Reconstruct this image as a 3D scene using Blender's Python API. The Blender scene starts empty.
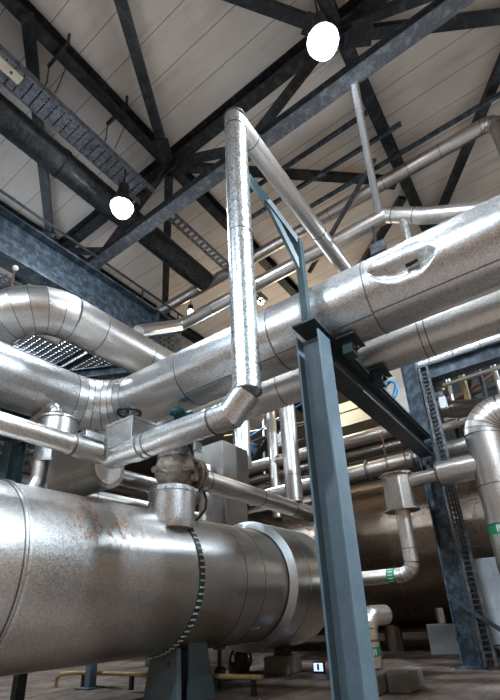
import bpy, math, random
from mathutils import Vector as V, Matrix
random.seed(7)
S = bpy.context.scene
COL = S.collection
PI = math.pi

# ------------------------------------------------------------------ mesh helpers
class MB:
    """collects shapes (world metres) and links them as ONE mesh object"""
    def __init__(s): s.v = []; s.f = []; s.sm = []
    def add(s, vs, fs, smooth=False):
        b = len(s.v); s.v += [V(p) for p in vs]
        for f in fs: s.f.append(tuple(i + b for i in f)); s.sm.append(smooth)
        return s
    def box(s, c, size, rz=0.0, M=None):
        c = V(c); h = V(size) / 2
        R = M if M is not None else Matrix.Rotation(rz, 3, 'Z')
        vs = [c + R @ V((x*h.x, y*h.y, z*h.z)) for x in (-1, 1) for y in (-1, 1) for z in (-1, 1)]
        return s.add(vs, [(0,1,3,2),(4,6,7,5),(0,4,5,1),(2,3,7,6),(0,2,6,4),(1,5,7,3)])
    def span(s, lo, hi):
        lo = V(lo); hi = V(hi); return s.box((lo+hi)/2, hi-lo)
    def bar(s, p0, p1, w, h, up=(0,0,1)):
        p0 = V(p0); p1 = V(p1); d = (p1-p0).normalized(); up = V(up)
        side = d.cross(up)
        if side.length < 1e-4: side = d.cross(V((0,1,0)))
        side.normalize(); u = side.cross(d)
        M = Matrix((d, side, u)).transposed()
        return s.box((p0+p1)/2, ((p1-p0).length, w, h), M=M)
    def beam(s, p0, p1, h, w, tf=.025, tw=.02, up=(0,0,1)):
        """H / I section from p0 to p1; h along up, w across"""
        p0 = V(p0); p1 = V(p1); d = (p1-p0).normalized(); up = V(up)
        side = d.cross(up).normalized(); u = side.cross(d)
        o = [(-w/2,-h/2),(w/2,-h/2),(w/2,-h/2+tf),(tw/2,-h/2+tf),(tw/2,h/2-tf),(w/2,h/2-tf),
             (w/2,h/2),(-w/2,h/2),(-w/2,h/2-tf),(-tw/2,h/2-tf),(-tw/2,-h/2+tf),(-w/2,-h/2+tf)]
        vs = [p + side*a + u*b for p in (p0, p1) for a, b in o]
        n = 12
        fs = [(i, (i+1) % n, n+(i+1) % n, n+i) for i in range(n)]
        for k in (0, n):
            fs += [(k+0,k+1,k+2,k+3,k+10,k+11), (k+3,k+4,k+9,k+10), (k+4,k+5,k+6,k+7,k+8,k+9)]
        return s.add(vs, fs)
    def channel(s, p0, p1, h, w, t=.02, up=(0,0,1), flip=1):
        p0 = V(p0); p1 = V(p1); d = (p1-p0).normalized(); side = d.cross(V(up)).normalized()*flip; u = V(up)
        m = MB.bar
        s.bar(p0, p1, t, h, up); 
        for k in (-1, 1):
            q = side*(w/2) + u*k*(h/2 - t/2)
            s.bar(p0+q, p1+q, w, t, up)
        return s
    def tube(s, pts, r, n=28, caps=True, closed=False):
        """mitred tube through pts; every straight run keeps its own rings so the mitres read as edges"""
        pts = [V(p) for p in pts]; N = len(pts)
        dirs = [(pts[i+1]-pts[i]).normalized() for i in range(N-1)]
        d0 = dirs[0]; ref = V((0,0,1)) if abs(d0.z) < .9 else V((1,0,0))
        u = (ref - d0*ref.dot(d0)).normalized(); v = d0.cross(u)
        ring = [pts[0] + (u*math.cos(2*PI*k/n) + v*math.sin(2*PI*k/n))*r for k in range(n)]
        first = ring
        for i, d in enumerate(dirs):
            if i+1 < len(dirs): nrm = (d + dirs[i+1]).normalized()
            else: nrm = d
            nx = [p + d*((pts[i+1]-p).dot(nrm)/d.dot(nrm)) for p in ring]
            s.add(ring + nx, [(k, (k+1) % n, n+(k+1) % n, n+k) for k in range(n)], True)
            ring = nx
        if caps:
            s.add(first, [tuple(reversed(range(n)))]); s.add(ring, [tuple(range(n))])
        return s
    def smooth_tube(s, pts, r, n=10):
        """round hose or cord: shared rings"""
        pts = [V(p) for p in pts]; N = len(pts); vs = []
        d = (pts[1]-pts[0]).normalized(); ref = V((0,0,1)) if abs(d.z) < .9 else V((1,0,0))
        u = (ref - d*ref.dot(d)).normalized()
        for i, p in enumerate(pts):
            a = pts[max(i-1,0)]; b = pts[min(i+1,N-1)]; d = (b-a).normalized()
            u = (u - d*u.dot(d)).normalized(); w = d.cross(u)
            vs += [p + (u*math.cos(2*PI*k/n)+w*math.sin(2*PI*k/n))*r for k in range(n)]
        fs = [(i*n+k, i*n+(k+1) % n, (i+1)*n+(k+1) % n, (i+1)*n+k) for i in range(N-1) for k in range(n)]
        s.add(vs, fs, True); s.add(vs[:n], [tuple(reversed(range(n)))]); s.add(vs[-n:], [tuple(range(n))])
        return s
    def hoop(s, c, axis, R, r=.012, w=None, n=40):
        """raised band round a pipe: rectangular section, r high and w wide"""
        w = w or .03; c = V(c); d = V(axis).normalized()
        ref = V((0,0,1)) if abs(d.z) < .9 else V((1,0,0))
        u = (ref - d*ref.dot(d)).normalized(); v = d.cross(u)
        prof = [(R-.01,-w/2),(R+r,-w/2),(R+r,w/2),(R-.01,w/2)]
        vs = []
        for k in range(n):
            e = u*math.cos(2*PI*k/n)+v*math.sin(2*PI*k/n)
            vs += [c + e*a + d*b for a, b in prof]
        fs = [(k*4+j, k*4+(j+1) % 4, ((k+1) % n)*4+(j+1) % 4, ((k+1) % n)*4+j) for k in range(n) for j in range(4)]
        return s.add(vs, fs)
    def lathe(s, prof, c, axis=(0,0,1), n=36, smooth=True, arc=(0, 2*PI)):
        c = V(c); d = V(axis).normalized(); ref = V((1,0,0)) if abs(d.x) < .9 else V((0,0,1))
        u = (ref - d*ref.dot(d)).normalized(); v = d.cross(u); m = len(prof)
        vs = [c + (u*math.cos(2*PI*k/n)+v*math.sin(2*PI*k/n))*r + d*h for k in range(n) for r, h in prof]
        # separate strips so that hard profile corners stay hard
        for j in range(m-1):
            st = []
            for k in range(n): st += [vs[k*m+j], vs[k*m+j+1]]
            s.add(st, [(2*k, 2*((k+1) % n), 2*((k+1) % n)+1, 2*k+1) for k in range(n)], smooth)
        return s
    def ball(s, c, rad, n=20, m=12):
        c = V(c); rx, ry, rz = rad if hasattr(rad, '__len__') else (rad,)*3
        vs = [c + V((rx*math.sin(PI*i/m)*math.cos(2*PI*k/n), ry*math.sin(PI*i/m)*math.sin(2*PI*k/n), rz*math.cos(PI*i/m))) for i in range(m+1) for k in range(n)]
        return s.add(vs, [(i*n+k, (i+1)*n+k, (i+1)*n+(k+1) % n, i*n+(k+1) % n) for i in range(m) for k in range(n)], True)
    def torus(s, c, axis, R, r, n=28, m=8):
        c = V(c); d = V(axis).normalized(); ref = V((0,0,1)) if abs(d.z) < .9 else V((1,0,0))
        u = (ref - d*ref.dot(d)).normalized(); v = d.cross(u); vs = []
        for k in range(n):
            e = u*math.cos(2*PI*k/n)+v*math.sin(2*PI*k/n)
            vs += [c + e*(R + r*math.cos(2*PI*j/m)) + d*r*math.sin(2*PI*j/m) for j in range(m)]
        return s.add(vs, [(k*m+j, ((k+1) % n)*m+j, ((k+1) % n)*m+(j+1) % m, k*m+(j+1) % m) for k in range(n) for j in range(m)], True)
    def prism(s, poly, p0, ext, smooth=False):
        """poly: list of world points; ext: extrusion vector"""
        a = [V(p) for p in poly]; e = V(ext); b = [p+e for p in a]; n = len(a)
        s.add(a+b, [(i, (i+1) % n, n+(i+1) % n, n+i) for i in range(n)], smooth)
        return s.add(a, [tuple(reversed(range(n)))]).add(b, [tuple(range(n))])
    def build(s, name, mat, parent=None, loc=None, bevel=0, label=None):
        if parent is not None:
            loc = V(parent['_o'])
        elif loc is None:
            lo = [min(p[i] for p in s.v) for i in range(3)]; hi = [max(p[i] for p in s.v) for i in range(3)]
            loc = V(((lo[0]+hi[0])/2, (lo[1]+hi[1])/2, lo[2]))
        loc = V(loc)
        me = bpy.data.meshes.new(name)
        me.from_pydata([p-loc for p in s.v], [], s.f); me.validate()
        import bmesh
        bm = bmesh.new(); bm.from_mesh(me); bmesh.ops.recalc_face_normals(bm, faces=bm.faces); bm.to_mesh(me); bm.free()
        if len(me.polygons) == len(s.sm): me.polygons.foreach_set('use_smooth', s.sm)
        me.materials.append(mat)
        o = bpy.data.objects.new(name, me); COL.objects.link(o)
        if parent is not None: o.parent = parent; 
        else: o.location = loc
        o['_o'] = list(loc)
        if label: o['label'] = label
        if bevel:
            b = o.modifiers.new('Bevel', 'BEVEL'); b.width = bevel; b.segments = 2; b.limit_method = 'ANGLE'
        return o

def thing(name, label, cat, loc, group=None):
    o = bpy.data.objects.new(name, None); COL.objects.link(o); o.location = loc
    o.empty_display_size = .1; o['label'] = label; o['category'] = cat; o['kind'] = 'thing'; o['_o'] = list(loc)
    if group: o['group'] = group
    return o
def solo(name, label, cat, mb, mat, group=None, bevel=0, kind=None):
    o = mb.build(name, mat, bevel=bevel); o['label'] = label; o['category'] = cat; o['kind'] = kind or 'thing'
    if group: o['group'] = group
    return o
def struct(name, mb, mat):
    o = mb.build(name, mat); o['kind'] = 'structure'; return o

# ------------------------------------------------------------------ materials
def mat_base(name):
    m = bpy.data.materials.new(name); m.use_nodes = True; nt = m.node_tree
    b = nt.nodes['Principled BSDF']
    return m, nt, b
def N(nt, t, **kw):
    n = nt.nodes.new(t)
    for k, v in kw.items():
        if k in n.inputs: n.inputs[k].default_value = v
        else: setattr(n, k, v)
    return n
def mixc(nt, fac, a, b, mode='MIX'):
    n = nt.nodes.new('ShaderNodeMix'); n.data_type = 'RGBA'; n.blend_type = mode
    for sock, val in ((n.inputs[0], fac), (n.inputs[6], a), (n.inputs[7], b)):
        if hasattr(val, 'links') or hasattr(val, 'is_linked'): nt.links.new(val, sock)
        elif isinstance(val, (int, float)): sock.default_value = val
        else: sock.default_value = (*val, 1)
    return n.outputs[2]
def ramp(nt, src, stops):
    r = nt.nodes.new('ShaderNodeValToRGB'); el = r.color_ramp.elements
    while len(el) < len(stops): el.new(.5)
    for e, (p, c) in zip(el, stops):
        e.position = p; e.color = (*c, 1) if hasattr(c, '__len__') else (c, c, c, 1)
    nt.links.new(src, r.inputs[0]); return r.outputs[0]
def coords(nt, scale=(1,1,1)):
    t = nt.nodes.new('ShaderNodeTexCoord'); mp = nt.nodes.new('ShaderNodeMapping')
    nt.links.new(t.outputs['Object'], mp.inputs[0]); mp.inputs['Scale'].default_value = scale
    return mp.outputs[0]
def noise(nt, co, scale, detail=4, rough=.6):
    n = N(nt, 'ShaderNodeTexNoise', Scale=scale, Detail=detail, Roughness=rough); nt.links.new(co, n.inputs['Vector']); return n.outputs['Fac']
def sheet(name, col, rough=.36, cell=38, spread=.16, stain=None, stain_amt=.35, bump=.12, metal=1.0):
    """zinc / aluminium cladding sheet: crystal spangle, large soft tone changes, fine orange-peel bump"""
    m, nt, b = mat_base(name); co = coords(nt)
    vo = N(nt, 'ShaderNodeTexVoronoi', Scale=cell); nt.links.new(co, vo.inputs['Vector'])
    bw = nt.nodes.new('ShaderNodeRGBToBW'); nt.links.new(vo.outputs['Color'], bw.inputs[0])
    lo = [max(0, c*(1-spread)) for c in col]; hi = [min(1, c*(1+spread)) for c in col]
    c = ramp(nt, bw.outputs[0], [(.25, lo), (.75, hi)])
    big = noise(nt, co, 1.1, 5)
    st = stain or [x*.55 for x in col]
    fac = ramp(nt, big, [(.48, 0.0), (.75, stain_amt)])
    c = mixc(nt, fac, c, st)
    nt.links.new(c, b.inputs['Base Color']); b.inputs['Metallic'].default_value = metal
    mr = N(nt, 'ShaderNodeMapRange'); nt.links.new(bw.outputs[0], mr.inputs[0]); mr.inputs[3].default_value = rough-.07; mr.inputs[4].default_value = rough+.09
    nt.links.new(mr.outputs[0], b.inputs['Roughness'])
    fine = noise(nt, co, cell*.9, 3); dents = noise(nt, co, 2.2, 2)
    ad = N(nt, 'ShaderNodeMath', operation='MULTIPLY_ADD'); nt.links.new(dents, ad.inputs[0]); ad.inputs[1].default_value = 1.6; nt.links.new(fine, ad.inputs[2])
    bp = N(nt, 'ShaderNodeBump', Strength=bump, Distance=.02); nt.links.new(ad.outputs[0], bp.inputs['Height']); nt.links.new(bp.outputs[0], b.inputs['Normal'])
    return m
def paint(name, col, col2=None, rough=.5, scale=6, lo=.45, hi=.7, metal=0.0, bump=.05, fine=30):
    m, nt, b = mat_base(name); co = coords(nt)
    f = noise(nt, co, scale, 6, .65); g = noise(nt, co, fine, 3)
    c = mixc(nt, ramp(nt, f, [(lo, 0.0), (hi, 1.0)]), col, col2 or [x*.7 for x in col])
    c = mixc(nt, .18, c, ramp(nt, g, [(.3, [x*.4 for x in col]), (.7, [min(1, x*1.5) for x in col])]))
    nt.links.new(c, b.inputs['Base Color']); b.inputs['Metallic'].default_value = metal; b.inputs['Roughness'].default_value = rough
    bp = N(nt, 'ShaderNodeBump', Strength=bump, Distance=.02); nt.links.new(g, bp.inputs['Height']); nt.links.new(bp.outputs[0], b.inputs['Normal'])
    return m
def glow(name, col, e):
    m, nt, b = mat_base(name); b.inputs['Base Color'].default_value = (*col, 1)
    b.inputs['Emission Color'].default_value = (*col, 1); b.inputs['Emission Strength'].default_value = e
    return m

M = {}
M['zinc'] = sheet('zinc_sheet', (.72,.72,.715), .33, 85, .17, stain_amt=.15, bump=.07)
M['zinc_bright'] = sheet('bright_zinc_sheet', (.80,.815,.825), .31, 66, .22, stain_amt=.05, bump=.08)
M['alu'] = sheet('aluminium_sheet', (.74,.71,.675), .35, 80, .13, stain_amt=.2, bump=.06)
M['alu_dull'] = sheet('dull_aluminium_sheet', (.52,.485,.45), .38, 70, .14, bump=.06)
M['alu_dark'] = sheet('dark_aluminium_sheet', (.30,.275,.25), .40, 70, .14, bump=.06)
M['tank'] = sheet('brown_tank_sheet', (.20,.155,.12), .32, 50, .12, bump=.05)
M['dark_pipe'] = sheet('dark_pipe_sheet', (.22,.20,.185), .36, 40, .12)
M['band'] = sheet('seam_band_metal', (.20,.195,.19), .45, 60, .1)
M['white_metal'] = sheet('pale_ring_metal', (.62,.635,.64), .42, 70, .12)
M['paint_blue'] = paint('blue_grey_paint', (.12,.17,.20), (.08,.12,.145), .42, 3, .4, .7)
M['paint_teal'] = paint('teal_grey_paint', (.035,.075,.088), (.025,.05,.06), .42, 4)
M['steel_dark'] = paint('dark_painted_steel', (.022,.03,.035), (.05,.06,.066), .5, 8, .5, .7)
M['roof_steel'] = paint('weathered_roof_steel', (.014,.015,.017), (.075,.08,.085), .55, 7, .48, .72, .3, .1)
M['roof_galv'] = paint('mottled_galvanised_steel', (.075,.08,.088), (.20,.21,.22), .5, 9, .48, .66, .4, .1)
M['girder'] = paint('mottled_blue_steel', (.028,.042,.055), (.15,.20,.25), .45, 6, .44, .68, .3, .1)
M['tray'] = paint('galvanised_tray_steel', (.24,.25,.28), (.07,.08,.10), .42, 11, .42, .62, .5, .1)
M['duct'] = paint('dark_duct_sheet', (.020,.023,.024), (.06,.066,.066), .42, 10, .45, .65, .6, .1)
M['panel_grey'] = paint('pale_zinc_panel', (.36,.38,.40), (.27,.29,.31), .42, 5, metal=.3)
M['grate'] = paint('grating_steel', (.15,.155,.165), (.09,.095,.10), .4, 5, metal=.4)
M['black'] = paint('black_iron', (.012,.012,.013), (.03,.03,.03), .45)
M['cast'] = paint('weathered_cast_iron', (.17,.13,.10), (.40,.34,.28), .6, 5, .42, .66, .2, .3)
M['teal'] = paint('teal_valve_paint', (.02,.12,.14), (.015,.08,.10), .4, 6)
M['blue'] = paint('blue_paint', (.02,.06,.16), (.03,.12,.3), .4, 6)
M['hose_blue'] = paint('bright_blue_hose', (.02,.25,.55), (.02,.18,.42), .35, 5)
M['concrete'] = paint('grey_concrete', (.20,.175,.15), (.12,.10,.085), .85, 4, .4, .7, 0, .2)
M['rust'] = paint('rusty_steel', (.16,.065,.03), (.08,.035,.02), .75, 14)
M['copper'] = paint('tan_pipe_paint', (.42,.30,.13), (.20,.12,.06), .5, 5)
M['cream'] = paint('cream_sheet', (.68,.60,.44), (.5,.43,.30), .6, 2)
M['white'] = paint('white_label', (.75,.76,.74), (.6,.6,.58), .6, 4)
M['green'] = paint('green_tape', (.01,.22,.09), (.01,.17,.07), .5, 5)
M['yellow'] = paint('yellow_mark', (.55,.48,.05), None, .5, 5)
M['lamp'] = glow('lamp_glass', (.80,.89,1.0), 210)
M['lamp_small'] = glow('warm_lamp_glass', (1.0,.82,.5), 40)
M['screen'] = glow('lit_panel', (.55,.7,1.0), 1.2)

def make_ceiling():
    m, nt, b = mat_base('roof_panels'); co = coords(nt)
    sx = N(nt, 'ShaderNodeSeparateXYZ'); nt.links.new(co, sx.inputs[0])
    def seam(src, off, pitch, width):
        a = N(nt, 'ShaderNodeMath', operation='ADD'); nt.links.new(src, a.inputs[0]); a.inputs[1].default_value = off
        d = N(nt, 'ShaderNodeMath', operation='MODULO'); nt.links.new(a.outputs[0], d.inputs[0]); d.inputs[1].default_value = pitch
        l = N(nt, 'ShaderNodeMath', operation='LESS_THAN'); nt.links.new(d.outputs[0], l.inputs[0]); l.inputs[1].default_value = width
        return l.outputs[0]
    s1 = seam(sx.outputs['X'], (10.5-2.945) + 100*.585, .585, .012)
    f = noise(nt, co, .8, 6); g = noise(nt, coords(nt, (3.2, .5, 1)), 1.2, 5)
    c = mixc(nt, ramp(nt, f, [(.4, 0.0), (.72, .8)]), (.74,.655,.575), (.62,.535,.46))
    c = mixc(nt, ramp(nt, g, [(.5, 0.0), (.75, .45)]), c, (.36,.30,.25))
    c = mixc(nt, s1, c, (.16,.13,.11))
    nt.links.new(c, b.inputs['Base Color']); b.inputs['Roughness'].default_value = .8
    return m
M['ceiling'] = make_ceiling()
def make_floor():
    m, nt, b = mat_base('stained_floor'); co = coords(nt)
    br = N(nt, 'ShaderNodeTexBrick', Scale=.8); nt.links.new(co, br.inputs['Vector'])
    br.inputs['Color1'].default_value = (.145,.095,.072,1); br.inputs['Color2'].default_value = (.085,.055,.04,1); br.inputs['Mortar'].default_value = (.03,.025,.02,1); br.inputs['Mortar Size'].default_value = .012
    f = noise(nt, coords(nt, (.6, 1.4, 1)), 1.6, 6, .7)
    c = mixc(nt, ramp(nt, f, [(.4, 0.0), (.62, .8)]), br.outputs['Color'], (.25,.185,.145))
    f2 = noise(nt, co, 4, 6, .7)
    c = mixc(nt, ramp(nt, f2, [(.5, 0.0), (.7, .8)]), c, (.06,.045,.035))
    nt.links.new(c, b.inputs['Base Color'])
    nt.links.new(ramp(nt, f2, [(.3, .4), (.7, .75)]), b.inputs['Roughness'])
    return m
M['floor'] = make_floor()
def make_drum(name, rust):
    m = sheet(name, (.62,.60,.575), .35, 75, .13, stain=(.40,.34,.29), stain_amt=.4, bump=.06)
    nt = m.node_tree; b = nt.nodes['Principled BSDF']; src = b.inputs['Base Color'].links[0].from_socket
    co = coords(nt)
    f = noise(nt, coords(nt, (1.6, 1, 1.0)), 9, 8, .72); zone = noise(nt, co, .9, 2)
    a = ramp(nt, f, [(.515, 0.0), (.58, 1.0)]); z = ramp(nt, zone, [(.47, 0.0), (.62, 1.0)])
    sx = N(nt, 'ShaderNodeSeparateXYZ'); nt.links.new(co, sx.inputs[0])
    up = N(nt, 'ShaderNodeMapRange'); nt.links.new(sx.outputs['Z'], up.inputs[0]); up.inputs[1].default_value = .9; up.inputs[2].default_value = 1.3
    mu = N(nt, 'ShaderNodeMath', operation='MULTIPLY'); nt.links.new(a, mu.inputs[0]); nt.links.new(z, mu.inputs[1])
    vd = N(nt, 'ShaderNodeVectorMath', operation='DISTANCE'); nt.links.new(coords(nt, (.75,1,1)), vd.inputs[0]); vd.inputs[1].default_value = (-.62,-.75,1.62)
    gm = N(nt, 'ShaderNodeMapRange', interpolation_type='SMOOTHSTEP'); nt.links.new(vd.outputs['Value'], gm.inputs[0]); gm.inputs[1].default_value = .25; gm.inputs[2].default_value = .75; gm.inputs[3].default_value = 1; gm.inputs[4].default_value = 0
    mu.inputs[1].default_value = 1; nt.links.remove(mu.inputs[1].links[0]); nt.links.new(gm.outputs[0], mu.inputs[1])
    mu2 = N(nt, 'ShaderNodeMath', operation='MULTIPLY'); nt.links.new(mu.outputs[0], mu2.inputs[0]); nt.links.new(up.outputs[0], mu2.inputs[1])
    mu3 = N(nt, 'ShaderNodeMath', operation='MULTIPLY'); nt.links.new(mu2.outputs[0], mu3.inputs[0]); mu3.inputs[1].default_value = rust
    nt.links.new(mixc(nt, mu3.outputs[0], src, (.26,.10,.035)), b.inputs['Base Color'])
    inv = N(nt, 'ShaderNodeMath', operation='SUBTRACT'); inv.inputs[0].default_value = 1; nt.links.new(mu3.outputs[0], inv.inputs[1]); nt.links.new(inv.outputs[0], b.inputs['Metallic'])
    return m
M['drum'] = make_drum('weathered_drum_sheet', .9)

# ------------------------------------------------------------------ pipe builder
def arc_pts(c, d_in, d_out, R, n):
    """points of a lobster-back bend at corner c"""
    d_in = V(d_in).normalized(); d_out = V(d_out).normalized()
    ang = d_in.angle(d_out); t = R*math.tan(ang/2)
    a = V(c) - d_in*t; nrm = (d_out - d_in*d_in.dot(d_out)).normalized(); ctr = a + nrm*R
    out = []
    for k in range(n+1):
        th = ang*k/n
        out.append(ctr - nrm*R*math.cos(th) + d_in*R*math.sin(th))
    return out
def pipe(name, label, cat, pts, r, mat, bends=None, seams=(), band=.007, bw=.014, group=None, n=32, caps=True, bandmat=None, root=None):
    """pts: corner points. bends: {corner index: (radius, segments)} for segmented elbows, else plain mitres.
       seams: (run index, fraction) for raised seam bands."""
    pts = [V(p) for p in pts]; bends = bends or {}
    root = root or thing(name, label, cat, min(pts, key=lambda p: p.z) - V((0,0,r)), group)
    runs = []; start = pts[0]; elbows = []
    for i in range(1, len(pts)):
        if i in bends:
            R, k = bends[i]; a = arc_pts(pts[i], pts[i]-pts[i-1], pts[i+1]-pts[i], R, k)
            runs.append([start, a[0]]); elbows.append(a); start = a[-1]
        elif i == len(pts)-1: runs.append([start, pts[i]])
        else: runs.append([start, pts[i]]); start = pts[i]
    # plain mitres: merge touching runs into one mitred tube
    merged = []
    for k, rn in enumerate(runs):
        if merged and (merged[-1][-1]-rn[0]).length < 1e-6: merged[-1].append(rn[1])
        else: merged.append(list(rn))
    for rn in merged: MB().tube(rn, r, n, caps).build('cladding', mat, root)
    for a in elbows:
        MB().tube(a, r*1.004, n, caps).build('elbow', mat, root)
        for j, p in enumerate(a):
            d = (a[min(j+1, len(a)-1)] - a[max(j-1, 0)])
            MB().hoop(p, d, r*1.004, band*.8, bw*.8, n).build('seam_band', bandmat or M['band'], root)
    for i, f in seams:
        a, b = runs[i]
        MB().hoop(a.lerp(b, f), b-a, r, band, bw, n).build('seam_band', bandmat or M['band'], root)
    return root

# ------------------------------------------------------------------ setting
struct('floor', MB().span((-6,-10,-.2), (24,22,0)), M['floor'])
struct('ceiling', MB().span((-3,-5,11), (24,22,11.2)), M['ceiling'])
M['wall'] = paint('dim_wall', (.045,.04,.035), (.025,.023,.02), .8, 1.5)
struct('wall_far', MB().span((24,-10,0), (24.3,22,11)), M['wall'])
struct('wall_left', MB().span((-6,20,0), (24,20.3,11)), M['wall'])

# ------------------------------------------------------------------ roof steel
t = thing('roof_truss', 'deep lattice roof truss with a pale mottled bottom chord crossing under the roof panels', 'roof truss', (4.8, 3, 9.1))
MB().beam((4.8,-9,10.82), (4.8,19,10.82), .34, .26).build('top_chord', M['roof_steel'], t)
MB().beam((4.8,-9,9.30), (4.8,19,9.30), .24, .20).build('bottom_chord', M['roof_steel'], t)
MB().span((4.67,-9,9.15), (4.93,19,9.18)).build('chord_plate', M['roof_galv'], t)
for y0 in (-7.6,-3.3,1.0,5.3,9.6,13.9):
    for s in (-1, 1):
        MB().bar((4.8,y0,10.72), (4.8,y0+s*2.15,9.38), .14, .14, (1,0,0)).build('diagonal', M['roof_steel'], t)
    MB().bar((4.8,y0,10.8), (4.8,y0,10.45), .5, .03, (1,0,0)).build('gusset_plate', M['roof_steel'], t)
for y, lab in ((5.3, 'dark roof beam running past the upper left node above the cable tray'), (1.0, 'dark roof beam running back from behind the larger lamp'), (9.6, 'dark roof beam above the girder, seen past the round duct')):
    b = thing('roof_beam', lab, 'roof beam', (5, y, 10.6), 'dark beams under the roof')
    MB().beam((-6,y,10.80), (4.66,y,10.80), .32, .24).build('beam_length', M['roof_steel'], b)
    MB().beam((4.94,y,10.80), (22,y,10.80), .32, .24).build('beam_length', M['roof_steel'], b)
br = [((2.3,3.85),(4.6,5.2),'dark flat brace rising to the roof node from the top edge of the picture'),
      ((1.4,5.2),(4.45,9.45),'dark brace seen behind the cable tray and the round duct'),
      ((-.45,5.15),(4.65,1.15),'short dark brace meeting the truss to the left of the larger lamp'),
      ((8.4,-4.95),(4.95,.9),'dark brace running up to the top edge from the right of the larger lamp'),
      ((4.93,-2.87),(10.4,.75),'long dark brace behind the upper right pipe, near the right edge'),
      ((4.95,5.15),(8.4,1.2),'dark brace crossing the roof behind the tall vertical pipe'),
      ((4.95,5.45),(8.6,9.4),'dark brace between the smaller lamp and the end of the round duct'),
      ((9.0,1.2),(12.6,5.1),'far dark brace crossing behind the sloping pipe')]
for (a, b, lab) in br:
    if lab.startswith('dark flat'): a = (0.1, 2.55)
    z = 10.66
    m = MB().bar((*a, z), (*b, z), .20, .13)
    d = (V((*b,z))-V((*a,z))).normalized()
    o = thing('roof_brace', lab, 'roof brace', (*b, z), 'flat braces in the roof plane')
    m.build('brace_bar', M['roof_steel'], o)
    MB().bar(V((*b,z-.08))-d*.45, V((*b,z-.08))+d*.05, .34, .03).build('gusset_plate', M['roof_steel'], o)
for x, y0, y1, lab in ((6.3,1.1,4.6,'thin blue-grey roof rail, nearest of the three behind the larger lamp'), (6.95,.6,4.6,'thin blue-grey roof rail, middle of the three'), (7.6,-6,3.3,'thin blue-grey roof rail just above the upper right pipe')):
    MBx = MB().channel((x,y0,10.47), (x,y1,10.47), .085, .07, .012)
    o = solo('roof_rail', lab, 'roof rail', MBx, M['girder'], 'thin rails under the roof')
for y in (-5.5, 1, 5.3):
    pass

# cable ladder under the roof
t = thing('cable_tray', 'galvanised ladder cable tray with close rungs hung below the roof', 'cable tray', (1.5, 5.78, 9.75))
for s, nm in ((-1,'side_rail'), (1,'side_rail')):
    MB().bar((-5,5.78+s*.235,9.83), (4.62,5.78+s*.235,9.83), .03, .13).build(nm, M['tray'], t)
for k in range(58):
    x = -4.2 + k*.15
    MB().span((x-.062,5.56,9.78), (x+.062,6.0,9.81)).build('rung', M['tray'], t)
cb = MB()
for k, y in enumerate((5.62,5.67,5.73,5.80,5.86,5.93)): cb.smooth_tube([(x, y+.012*math.sin(x*2+k), 9.845) for x in [-5+.5*i for i in range(20)]], .022, 8)
solo('cable_bundle', 'dark bundle of cables lying in the ladder tray', 'cables', cb, M['black'])
t = thing('tray_label', 'cream name plate with a small green dot under the cable tray', 'label', (1.5,5.72,9.74))
MB().span((.95,5.62,9.745), (1.72,5.80,9.776)).build('plate', M['cream'], t)
MB().lathe([(0,0),(.025,0),(.025,.01)], (1.55,5.7,9.742), (0,0,-1), 14).build('dot', M['green'], t, label='small green dot')
t = thing('narrow_cable_tray', 'narrow galvanised cable tray continuing past the truss behind the smaller lamp', 'cable tray', (6.6,5.7,9.7))
for s in (-1,1): MB().bar((4.98,5.7+s*.11,9.8), (9.2,5.7+s*.11,9.8), .02, .1).build('side_rail', M['tray'], t)
for k in range(26): MB().span((5.05+k*.16,5.6,9.77), (5.12+k*.16,5.8,9.79)).build('rung', M['tray'], t)

# round duct
t = thing('round_duct', 'dark round perforated air duct running beneath the roof at upper left', 'air duct', (1.5,6.5,9.4))
MB().tube([(-5,6.5,9.73),(7.4,6.5,9.73)], .29, 36).build('duct_shell', M['duct'], t)
for k in range(42):
    x = -1.6 + k*.215
    MB().hoop((x,6.5,9.73), (1,0,0), .29, .006, .02, 36).build('spiral_seam', M['black'], t)
MB().hoop((3.0,6.5,9.73), (1,0,0), .29, .02, .07, 36).build('joint_collar', M['roof_steel'], t)

# bracket clips with hanging wires on the roof beam
for x, lab in ((2.05,'small dark clamp with wires on the left roof beam, nearer the top corner'), (3.35,'small dark clamp with wires on the left roof beam, near the roof node')):
    t = thing('beam_clamp', lab, 'clamp', (x,5.3,10.5), 'clamps with hanging wires')
    MB().bar((x,4.98,10.60), (x,5.62,10.60), .05, .06).build('clamp_bar', M['black'], t)
    MB().bar((x,5.02,10.55), (x,5.02,10.9), .04, .04, (1,0,0)).build('clamp_hook', M['black'], t)
    MB().smooth_tube([(x,5.6,10.6),(x+.06,5.68,10.3),(x+.02,5.75,9.9)], .01, 6).build('wire', M['black'], t)
    MB().smooth_tube([(x,5.05,10.6),(x+.12,5.2,10.2),(x+.16,5.5,9.9)], .008, 6).build('wire', M['black'], t)

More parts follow.
